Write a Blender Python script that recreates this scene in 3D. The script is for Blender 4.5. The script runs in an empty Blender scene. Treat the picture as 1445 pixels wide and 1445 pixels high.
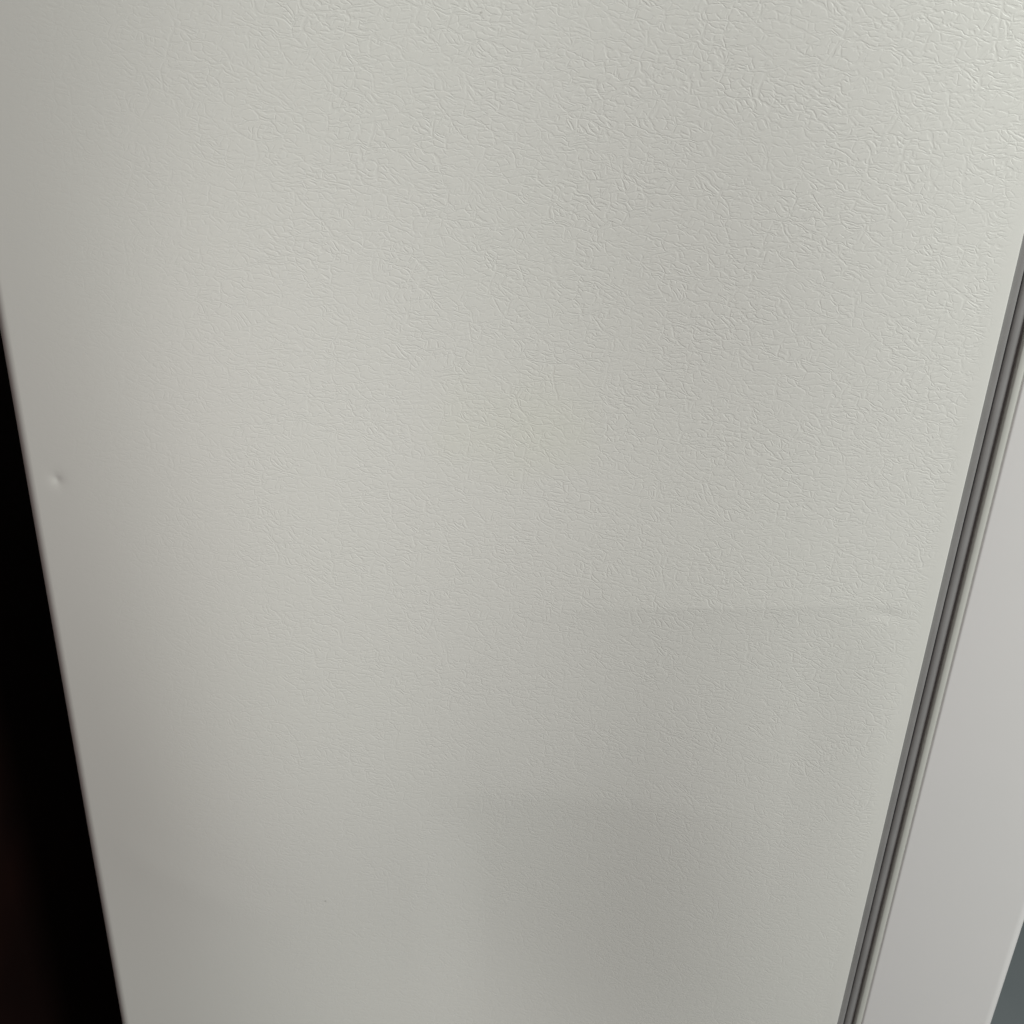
import bpy, bmesh, math
import numpy as np
from mathutils import Matrix, Vector

S = bpy.context.scene
COL = S.collection
EYE = 1.30                      # height of the phone above the floor, metres

# ------------------------------------------------------------------ camera
cd = bpy.data.cameras.new('camera')
cam = bpy.data.objects.new('camera', cd)
COL.objects.link(cam)
cd.sensor_width = 36.0
cd.lens = 36.0
cd.clip_start = 0.02
cd.clip_end = 60.0
cd.dof.use_dof = True
cd.dof.focus_distance = 0.68
cd.dof.aperture_fstop = 14.0
R = ((0.994125, -0.073662, 0.079308), (0.102663, 0.409538, -0.906498), (0.034295, 0.909314, 0.414694))
M = Matrix(R).to_4x4()
M.translation = Vector((0.0, -0.60, EYE))
cam.matrix_world = M
S.camera = cam

# ------------------------------------------------------------------ light
S.view_settings.view_transform = 'Standard'
S.view_settings.look = 'None'
S.view_settings.exposure = 0.0
S.view_settings.gamma = 1.0
W = bpy.data.worlds.new('World')
S.world = W
W.use_nodes = True
bg = W.node_tree.nodes['Background']
bg.inputs['Color'].default_value = (1.07, 0.955, 0.925, 1)
bg.inputs['Strength'].default_value = 0.345


def area(name, loc, target, size, power, color):
    l = bpy.data.lights.new(name, 'AREA')
    l.shape = 'RECTANGLE'
    l.size, l.size_y = size
    l.energy = power
    l.color = color
    o = bpy.data.objects.new(name, l)
    COL.objects.link(o)
    o.location = loc
    o.rotation_euler = (Vector(target) - Vector(loc)).to_track_quat('-Z', 'Y').to_euler()
    return o


area('ceiling_light', (1.50, -1.20, 2.42), (0.0, 0.0, 1.0), (0.60, 0.60), 46.0, (0.96, 1.012, 0.955))
area('warm_fill', (-0.40, -0.80, 0.92), (-0.36, 0.0, 0.90), (0.35, 0.35), 0.60, (1.0, 0.77, 0.74))  # added fill, no known lamp: lifts and warms the back of the panel

S.cycles.use_denoising = True


# ------------------------------------------------------------------ node helpers
class NT:
    def __init__(self, name):
        self.m = bpy.data.materials.new(name)
        self.m.use_nodes = True
        self.t = self.m.node_tree
        self.b = self.t.nodes['Principled BSDF']

    def n(self, kind, **kw):
        nd = self.t.nodes.new(kind)
        for k, v in kw.items():
            if k.startswith('_'):
                setattr(nd, k[1:], v)
        return nd

    def put(self, sock, v):
        if isinstance(v, bpy.types.NodeSocket):
            self.t.links.new(v, sock)
        else:
            sock.default_value = v

    def math(self, op, a, b=0.0, c=None, clamp=False):
        nd = self.t.nodes.new('ShaderNodeMath')
        nd.operation = op
        nd.use_clamp = clamp
        self.put(nd.inputs[0], a)
        self.put(nd.inputs[1], b)
        if c is not None:
            self.put(nd.inputs[2], c)
        return nd.outputs[0]

    def ramp(self, v, lo, hi, a=0.0, b=1.0, smooth=True):
        nd = self.t.nodes.new('ShaderNodeMapRange')
        nd.interpolation_type = 'SMOOTHSTEP' if smooth else 'LINEAR'
        self.put(nd.inputs[0], v)
        for i, x in enumerate((lo, hi, a, b)):
            self.put(nd.inputs[i + 1], x)
        return nd.outputs[0]

    def noise(self, vec, scale, detail=2.0, rough=0.5, dim='2D'):
        nd = self.t.nodes.new('ShaderNodeTexNoise')
        nd.noise_dimensions = dim
        self.put(nd.inputs['Vector'], vec)
        nd.inputs['Scale'].default_value = scale
        nd.inputs['Detail'].default_value = detail
        nd.inputs['Roughness'].default_value = rough
        return nd

    def vmath(self, op, a, b):
        nd = self.t.nodes.new('ShaderNodeVectorMath')
        nd.operation = op
        self.put(nd.inputs[0], a)
        if op == 'SCALE':
            self.put(nd.inputs['Scale'], b)
        else:
            self.put(nd.inputs[1], b)
        return nd.outputs['Vector']

    def mixc(self, f, a, b):
        nd = self.t.nodes.new('ShaderNodeMix')
        nd.data_type = 'RGBA'
        self.put(nd.inputs[0], f)
        self.put(nd.inputs[6], a)
        self.put(nd.inputs[7], b)
        return nd.outputs[2]

    def bump(self, h, dist, strength=1.0):
        nd = self.t.nodes.new('ShaderNodeBump')
        nd.inputs['Strength'].default_value = strength
        nd.inputs['Distance'].default_value = dist
        self.put(nd.inputs['Height'], h)
        self.t.links.new(nd.outputs[0], self.b.inputs['Normal'])

    def xz(self, z0=0.0):
        """object coordinates of a wall-like sheet as a 2D vector (x, z)"""
        tc = self.t.nodes.new('ShaderNodeTexCoord')
        sp = self.t.nodes.new('ShaderNodeSeparateXYZ')
        self.t.links.new(tc.outputs['Object'], sp.inputs[0])
        cb = self.t.nodes.new('ShaderNodeCombineXYZ')
        self.t.links.new(sp.outputs[0], cb.inputs[0])
        self.t.links.new(sp.outputs[2], cb.inputs[1])
        return cb.outputs[0], sp.outputs[0], sp.outputs[2]


# ------------------------------------------------------------------ materials
X0, X1 = -0.3862, 0.2232        # back and front edge of the cabinet side


def mat_leather():
    k = NT('embossed_white_enamel')
    p, x, z = k.xz()
    # wobble of the whole grain
    wob = k.noise(p, 110.0, 2.0, 0.45)
    wv = k.vmath('SUBTRACT', wob.outputs['Color'], (0.5, 0.5, 0.5))
    pw = k.vmath('ADD', p, k.vmath('SCALE', wv, 0.0048))

    def gabor(vec, scale, freq, aniso, orient):
        g = k.n('ShaderNodeTexGabor')
        g.gabor_type = '2D'
        k.put(g.inputs['Vector'], vec)
        g.inputs['Scale'].default_value = scale
        g.inputs['Frequency'].default_value = freq
        g.inputs['Anisotropy'].default_value = aniso
        k.put(g.inputs['Orientation 2D'], orient)
        return g.outputs['Value']

    def cells(vec, scale):
        """hide-like patches: a random number per patch and the distance to its rim"""
        out = []
        for feat in ('F1', 'DISTANCE_TO_EDGE'):
            v = k.n('ShaderNodeTexVoronoi', _voronoi_dimensions='2D', _feature=feat)
            k.put(v.inputs['Vector'], vec)
            v.inputs['Scale'].default_value = scale
            out.append(v)
        sp = k.n('ShaderNodeSeparateColor')
        k.put(sp.inputs[0], out[0].outputs['Color'])
        return sp.outputs[0], out[1].outputs['Distance']

    def mask(off, scale, lo, hi, a=0.0, b=1.0):
        return k.ramp(k.noise(k.vmath('ADD', p, off), scale, 2.0, 0.55).outputs[0], lo, hi, a, b)

    # long creases bound patches; inside each patch short creases run one way, level more often than not
    big = k.vmath('MULTIPLY', k.vmath('ADD', pw, k.vmath('SCALE', wv, 0.003)), (0.60, 1.34, 1.0))
    rnd, rim = cells(big, 98.0)
    rnd = k.math('SUBTRACT', rnd, 0.5)
    o1 = k.math('ADD', k.math('MULTIPLY', k.math('MULTIPLY', rnd, k.math('ABSOLUTE', rnd)), math.radians(270)), math.radians(90))
    o1 = k.math('ADD', o1, k.math('MULTIPLY', k.math('SUBTRACT', k.noise(p, 45.0, 1.0).outputs[0], 0.5), 1.2))
    g1 = gabor(pw, 155.0, 2.0, 0.9, o1)
    c1 = k.math('MULTIPLY', k.ramp(g1, 0.43, 0.30), mask((2.2, 0.0, 0.0), 150.0, 0.30, 0.46, 0.35))
    c3 = k.math('MULTIPLY', k.ramp(rim, 0.066, 0.008), mask((1.7, 9.2, 0.0), 90.0, 0.32, 0.46))
    # a few long wandering creases across several patches
    long_ = k.vmath('MULTIPLY', k.vmath('ADD', pw, (2.9, 6.7, 0.0)), (0.55, 1.45, 1.0))
    _, rim3 = cells(long_, 50.0)
    c4 = k.math('MULTIPLY', k.ramp(rim3, 0.034, 0.006), mask((6.3, 1.1, 0.0), 40.0, 0.36, 0.48))
    # finer crackle between them
    fine = k.vmath('MULTIPLY', k.vmath('ADD', pw, (5.1, 3.3, 0.0)), (0.68, 1.22, 1.0))
    _, rim2 = cells(fine, 215.0)
    c2 = k.math('MULTIPLY', k.ramp(rim2, 0.125, 0.01), mask((8.1, 4.2, 0.0), 190.0, 0.40, 0.54, 0.05))
    # uneven depth of the embossing
    am = k.ramp(k.noise(k.vmath('ADD', p, (4.4, 0.3, 0.0)), 30.0, 3.0, 0.6).outputs[0], 0.30, 0.68, 0.55, 1.0)
    crease = k.math('MAXIMUM', k.math('MAXIMUM', c1, k.math('MULTIPLY', c2, 0.85)), c3)
    crease = k.math('MULTIPLY', k.math('MAXIMUM', crease, c4), am)
    # soft pillows between the creases
    pil = k.noise(pw, 220.0, 1.0).outputs[0]
    h = k.math('SUBTRACT', k.math('MULTIPLY', pil, 0.35), crease)
    # the sheet is plain where it is folded over at both ends, and embossed more shallowly low down and at the back
    ed = k.math('MULTIPLY', k.ramp(x, X1 - 0.003, X1 - 0.014), k.ramp(x, X0 + 0.010, X0 + 0.24, 0.12, 1.0))
    ed = k.math('MULTIPLY', ed, k.ramp(z, 0.48, 1.00, 0.45, 1.0))
    h = k.math('MULTIPLY', h, ed)
    k.bump(h, 0.000105)
    # slightly yellowed enamel with faint cooler and warmer patches
    t = k.noise(p, 5.0, 2.0, 0.5).outputs[0]
    col = k.mixc(k.ramp(t, 0.35, 0.65), (0.775, 0.775, 0.742, 1), (0.777, 0.774, 0.744, 1))
    # a faint yellowish patch, just off centre
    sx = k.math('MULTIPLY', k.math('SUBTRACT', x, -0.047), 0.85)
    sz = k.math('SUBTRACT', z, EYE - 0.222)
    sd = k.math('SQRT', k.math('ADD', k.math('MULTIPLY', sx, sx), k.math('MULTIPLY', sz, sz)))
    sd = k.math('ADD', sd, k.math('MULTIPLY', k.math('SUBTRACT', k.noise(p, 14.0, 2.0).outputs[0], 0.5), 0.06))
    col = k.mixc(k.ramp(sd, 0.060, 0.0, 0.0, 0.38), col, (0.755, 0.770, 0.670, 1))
    # two specks of dirt
    for (sx, sz, r) in ((-0.0805, EYE + 0.0153, 0.0009), (-0.1933, EYE - 0.6371, 0.0011)):
        dx = k.math('SUBTRACT', x, sx)
        dz = k.math('SUBTRACT', z, sz)
        dd = k.math('SQRT', k.math('ADD', k.math('MULTIPLY', dx, dx), k.math('MULTIPLY', dz, dz)))
        col = k.mixc(k.ramp(dd, r, r * 0.3, 0.0, 0.45), col, (0.16, 0.14, 0.12, 1))
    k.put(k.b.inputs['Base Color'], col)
    k.b.inputs['Roughness'].default_value = 0.42
    return k.m


def mat_plain(name, c1, c2, rough, scale=8.0, bump=0.0, bscale=300.0, spec=0.5):
    k = NT(name)
    tc = k.n('ShaderNodeTexCoord')
    t = k.noise(tc.outputs['Object'], scale, 3.0, 0.55, '3D').outputs[0]
    k.put(k.b.inputs['Base Color'], k.mixc(k.ramp(t, 0.35, 0.65), (*c1, 1), (*c2, 1)))
    k.b.inputs['Roughness'].default_value = rough
    k.b.inputs['Specular IOR Level'].default_value = spec
    if bump:
        k.bump(k.noise(tc.outputs['Object'], bscale, 3.0, 0.6, '3D').outputs[0], bump)
    return k.m


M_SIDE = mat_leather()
M_SHELL = mat_plain('white_enamel', (0.77, 0.77, 0.74), (0.78, 0.765, 0.74), 0.42)
M_DOOR = mat_plain('smooth_white_enamel', (0.755, 0.745, 0.745), (0.77, 0.755, 0.757), 0.30, 6.0, 0.00004, 60.0)
M_LINER = mat_plain('cream_plastic', (0.56, 0.565, 0.53), (0.575, 0.58, 0.545), 0.45, 20.0)
M_GASKET = mat_plain('grey_rubber', (0.275, 0.27, 0.272), (0.30, 0.295, 0.297), 0.42, 25.0)
M_FOOT = mat_plain('black_plastic', (0.02, 0.02, 0.02), (0.03, 0.03, 0.03), 0.6)
M_WALL = mat_plain('dark_stained_wood', (0.006, 0.0020, 0.0015), (0.011, 0.0035, 0.0025), 0.7, 4.0, 0.0003, 40.0, 0.1)
M_FLOOR = mat_plain('grey_vinyl', (0.116, 0.145, 0.154), (0.130, 0.158, 0.167), 0.55, 3.0, 0.0002, 200.0)


# ------------------------------------------------------------------ mesh helpers
def link(name, me, mat, parent=None):
    o = bpy.data.objects.new(name, me)
    if mat:
        me.materials.append(mat)
    COL.objects.link(o)
    if parent:
        o.parent = parent
    return o


def grid_mesh(name, P):
    """P: (nu, nv, 3) points -> smooth quad sheet"""
    nu, nv = P.shape[:2]
    idx = np.arange(nu * nv).reshape(nu, nv)
    q = np.stack([idx[:-1, :-1], idx[1:, :-1], idx[1:, 1:], idx[:-1, 1:]], -1).reshape(-1, 4)
    me = bpy.data.meshes.new(name)
    me.vertices.add(nu * nv)
    me.vertices.foreach_set('co', P.reshape(-1).astype(np.float32))
    me.loops.add(q.size)
    me.loops.foreach_set('vertex_index', q.reshape(-1).astype(np.int32))
    me.polygons.add(len(q))
    me.polygons.foreach_set('loop_start', np.arange(0, q.size, 4, dtype=np.int32))
    me.update(calc_edges=True)
    me.polygons.foreach_set('use_smooth', np.ones(len(q), dtype=bool))
    me.validate()
    return me


def extrude_profile(name, pts, z0, z1, mat, parent, smooth=True, closed=True, nz=2, caps=True):
    """closed outline in plan (x, y), given clockwise or not, pulled up from z0 to z1"""
    bm = bmesh.new()
    rings = []
    for z in np.linspace(z0, z1, nz):
        rings.append([bm.verts.new((x, y, z)) for x, y in pts])
    n = len(pts)
    for a, b in zip(rings[:-1], rings[1:]):
        for i in range(n if closed else n - 1):
            j = (i + 1) % n
            f = bm.faces.new((a[i], a[j], b[j], b[i]))
            f.smooth = smooth
    if closed and caps:
        bm.faces.new(rings[0])
        bm.faces.new(rings[-1])
    bmesh.ops.recalc_face_normals(bm, faces=bm.faces)
    me = bpy.data.meshes.new(name)
    bm.to_mesh(me)
    bm.free()
    if smooth:
        me.set_sharp_from_angle(angle=math.radians(50))
    return link(name, me, mat, parent)


def arc(cx, cy, r, a0, a1, n=8):
    return [(cx + r * math.cos(math.radians(a)), cy + r * math.sin(math.radians(a))) for a in np.linspace(a0, a1, n)]


def box(name, lo, hi, mat, parent=None, bevel=0.0):
    bm = bmesh.new()
    bmesh.ops.create_cube(bm, size=1.0)
    for v in bm.verts:
        for i in range(3):
            v.co[i] = lo[i] + (v.co[i] + 0.5) * (hi[i] - lo[i])
    if bevel:
        bmesh.ops.bevel(bm, geom=list(bm.edges), offset=bevel, segments=3, affect='EDGES', profile=0.5)
    me = bpy.data.meshes.new(name)
    bm.to_mesh(me)
    bm.free()
    if bevel:
        for f in me.polygons:
            f.use_smooth = True
        me.set_sharp_from_angle(angle=math.radians(40))
    return link(name, me, mat, parent)


# ------------------------------------------------------------------ setting
fl = box('floor', (-3.0, -3.0, -0.05), (3.0, 3.0, 0.0), M_FLOOR)
fl['kind'] = 'structure'
wl = box('wall', (-0.62, -1.5, 0.0), (-0.50, 2.5, 2.6), M_WALL)
wl['kind'] = 'structure'

# ------------------------------------------------------------------ refrigerator
FZ0, FZ1 = 0.04, 1.72
fr = bpy.data.objects.new('refrigerator', None)
COL.objects.link(fr)
fr['label'] = 'white refrigerator with leather grained side and grey rubber gasket, its back near a dark wall'
fr['category'] = 'refrigerator'
YB = 0.70


def side_panel():
    # plan: inner return at the front, tight bend, long side, round back corner, back return
    xs = list(np.linspace(X0 + 0.012, X1 - 0.0006, 520))
    plan = []
    r = 0.012
    plan += [(X0, 0.06, -1), (X0, 0.03, -1)]
    plan += [(x, y, -1) for x, y in arc(X0 + r, r, r, 180, 268, 14)]
    plan += [(x, 0.0, 1) for x in xs]
    r2 = 0.0005
    plan += [(x, y, -1) for x, y in arc(X1 - r2, r2, r2, -80, 0, 6)]
    plan += [(X1, 0.010, -1), (X1, 0.030, -1), (X1, 0.058, -1)]
    plan = np.array(plan)
    zs = np.concatenate([np.linspace(FZ0, 0.40, 40, endpoint=False), np.linspace(0.40, 1.40, 800, endpoint=False),
                         np.linspace(1.40, FZ1, 36)])
    X = np.repeat(plan[:, 0][:, None], len(zs), 1)
    Y = np.repeat(plan[:, 1][:, None], len(zs), 1)
    Z = np.repeat(zs[None, :], len(plan), 0)
    ss = lambda t: np.clip(t, 0, 1) ** 2 * (3 - 2 * np.clip(t, 0, 1))
    D = np.zeros_like(X)                       # outward (towards -y)
    # broad bowing put into the sheet to shape the light falloff (soft hollows and swells, millimetres), plan and height stations below
    bow = [[0.1, -2.7, -7.0, -7.3, -5.0, -5.7, -4.7, -4.4],
           [0.6, 5.0, 11.5, 10.6, 8.9, 9.7, 8.1, 5.5],
           [-2.1, -6.0, -1.3, -0.5, -3.9, -6.0, -4.2, 5.0],
           [-3.7, -13.2, -7.4, -3.6, -3.1, -6.1, -6.3, -1.3],
           [-2.0, -9.6, -10.1, -7.2, -2.9, -8.7, -7.2, -5.4],
           [1.4, 4.0, 3.7, 3.0, 2.2, 1.9, 3.8, 1.6],
           [-0.6, -1.2, -1.0, -0.7, -1.0, -0.1, -1.3, -0.4]]
    for i, bx in enumerate((-0.40, -0.295, -0.19, -0.085, 0.02, 0.125, 0.23)):
        for j, bz in enumerate((0.45, 0.58, 0.71, 0.84, 0.97, 1.10, 1.23, 1.36)):
            D += bow[i][j] * 0.001 * np.exp(-((X - bx) ** 2 + (Z - bz) ** 2) / 0.02)
    # a long level step: the sheet turns inward just below it
    zc = EYE - 0.341 + 0.158 * (X - 0.06)
    w = ss((X + 0.07) / 0.12) * (1 - ss((X - 0.15) / 0.06))
    t = np.maximum(zc - Z, 0)
    D -= 0.0030 * w * (1 - np.exp(-t / 0.045)) * (1 - ss((t - 0.06) / 0.30))
    # a second, softer one lower down
    zc2 = EYE - 0.521 + 0.07 * X
    w2 = ss((X + 0.13) / 0.07) * (1 - ss((X - 0.02) / 0.16))
    t2 = 0.004 * np.logaddexp(0, (zc2 - Z) / 0.004)
    D -= 0.0026 * w2 * (1 - np.exp(-t2 / 0.05)) * (1 - ss((t2 - 0.06) / 0.30))
    # dents: a ding near the back edge, a flattened scuff near the gasket
    def dent(cx, cz, r, d):
        q = np.sqrt((X - cx) ** 2 + (Z - cz) ** 2) / r
        return -d * np.exp(-q ** 1.3)
    D += dent(-0.3579, EYE - 0.2744, 0.0038, 0.0009)
    e = np.exp(-(((X - 0.195) / 0.010) ** 2 + ((Z - (EYE - 0.3285)) / 0.0042) ** 2))
    D += -0.0004 * e
    # two soft waves low at the back
    q = (Z - (EYE - 0.62)) + 0.5 * (X + 0.30)
    D += 0.0002 * np.exp(-(q / 0.022) ** 2) * ss((X - X0 - 0.01) / 0.05) * (1 - ss((X + 0.28) / 0.08))
    fade = ss((X1 - 0.0012 - X) / 0.012) * (Y < 0.02)
    fade = np.where(X < X0 + 0.02, np.clip(1 - Y / 0.03, 0, 1), fade)
    Y = Y - D * fade
    return grid_mesh('side_panel', np.stack([X, Y, Z], -1))


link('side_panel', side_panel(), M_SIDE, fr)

# body behind the panel
box('cabinet', (X0 + 0.003, 0.0560, FZ0), (X1 - 0.004, YB, FZ1 - 0.001), M_SHELL, fr, 0.004)

# gasket: a sealing lip against the cabinet and a bellows fold against the door
DZ0, DZ1 = FZ0 + 0.03, FZ1 - 0.01
g0 = X1
lip = [(g0 - 0.0030, 0.0190), (g0 + 0.0003, 0.0190), (g0 + 0.0003, 0.0064), (g0 + 0.0012, 0.0060), (g0 + 0.0040, 0.0050),
       (g0 + 0.0056, 0.0042), (g0 + 0.0062, 0.0044), (g0 + 0.0065, 0.0054), (g0 + 0.0066, 0.0105), (g0 + 0.0066, 0.0200),
       (g0 + 0.001, 0.0202)]
lp = extrude_profile('gasket', lip, DZ0, DZ1, M_GASKET, fr)
bel = [(g0 + 0.0069, 0.0200), (g0 + 0.0069, 0.0095), (g0 + 0.0070, 0.0066), (g0 + 0.0072, 0.0050), (g0 + 0.0075, 0.0042),
       (g0 + 0.0081, 0.0036), (g0 + 0.0097, 0.0032), (g0 + 0.0114, 0.0032), (g0 + 0.0122, 0.0035), (g0 + 0.0127, 0.0042),
       (g0 + 0.0130, 0.0050), (g0 + 0.0133, 0.0053), (g0 + 0.0137, 0.0053), (g0 + 0.0137, 0.0200)]
extrude_profile('bellows', bel, DZ0, DZ1, M_GASKET, lp)

# door: skin folded round a foam core, with the plastic rim of its inner liner showing
d0, d1 = g0 + 0.0184, 0.3415
rr, rl = 0.0090, 0.0020
skin = [(d0 + 0.0004, 0.020)] + arc(d0 + rl, rl + 0.0002, rl, 180, 270, 8) + arc(d1 - rr, rr + 0.0002, rr, 272, 358, 12) + \
       arc(d1 - rr, YB - rr, rr, 2, 90, 8) + arc(d0 + rl, YB - rl, rl, 90, 178, 6)
dr = extrude_profile('door', skin, DZ0, DZ1, M_DOOR, fr)
rim = [(g0 + 0.0139, 0.0210), (g0 + 0.0139, 0.0014), (g0 + 0.0142, 0.0007), (g0 + 0.0148, 0.0004), (g0 + 0.0177, 0.0002),
       (g0 + 0.0181, 0.0004), (g0 + 0.0183, 0.0010), (g0 + 0.0183, 0.0210)]
extrude_profile('door_liner', rim, DZ0, DZ1, M_LINER, dr)

# feet under the cabinet
for fx in (X0 + 0.06, X1 - 0.05):
    for fy in (0.07, YB - 0.07):
        pts = arc(fx, fy, 0.02, 0, 345, 20)
        extrude_profile('foot', pts, 0.0, FZ0 + 0.002, M_FOOT, fr)
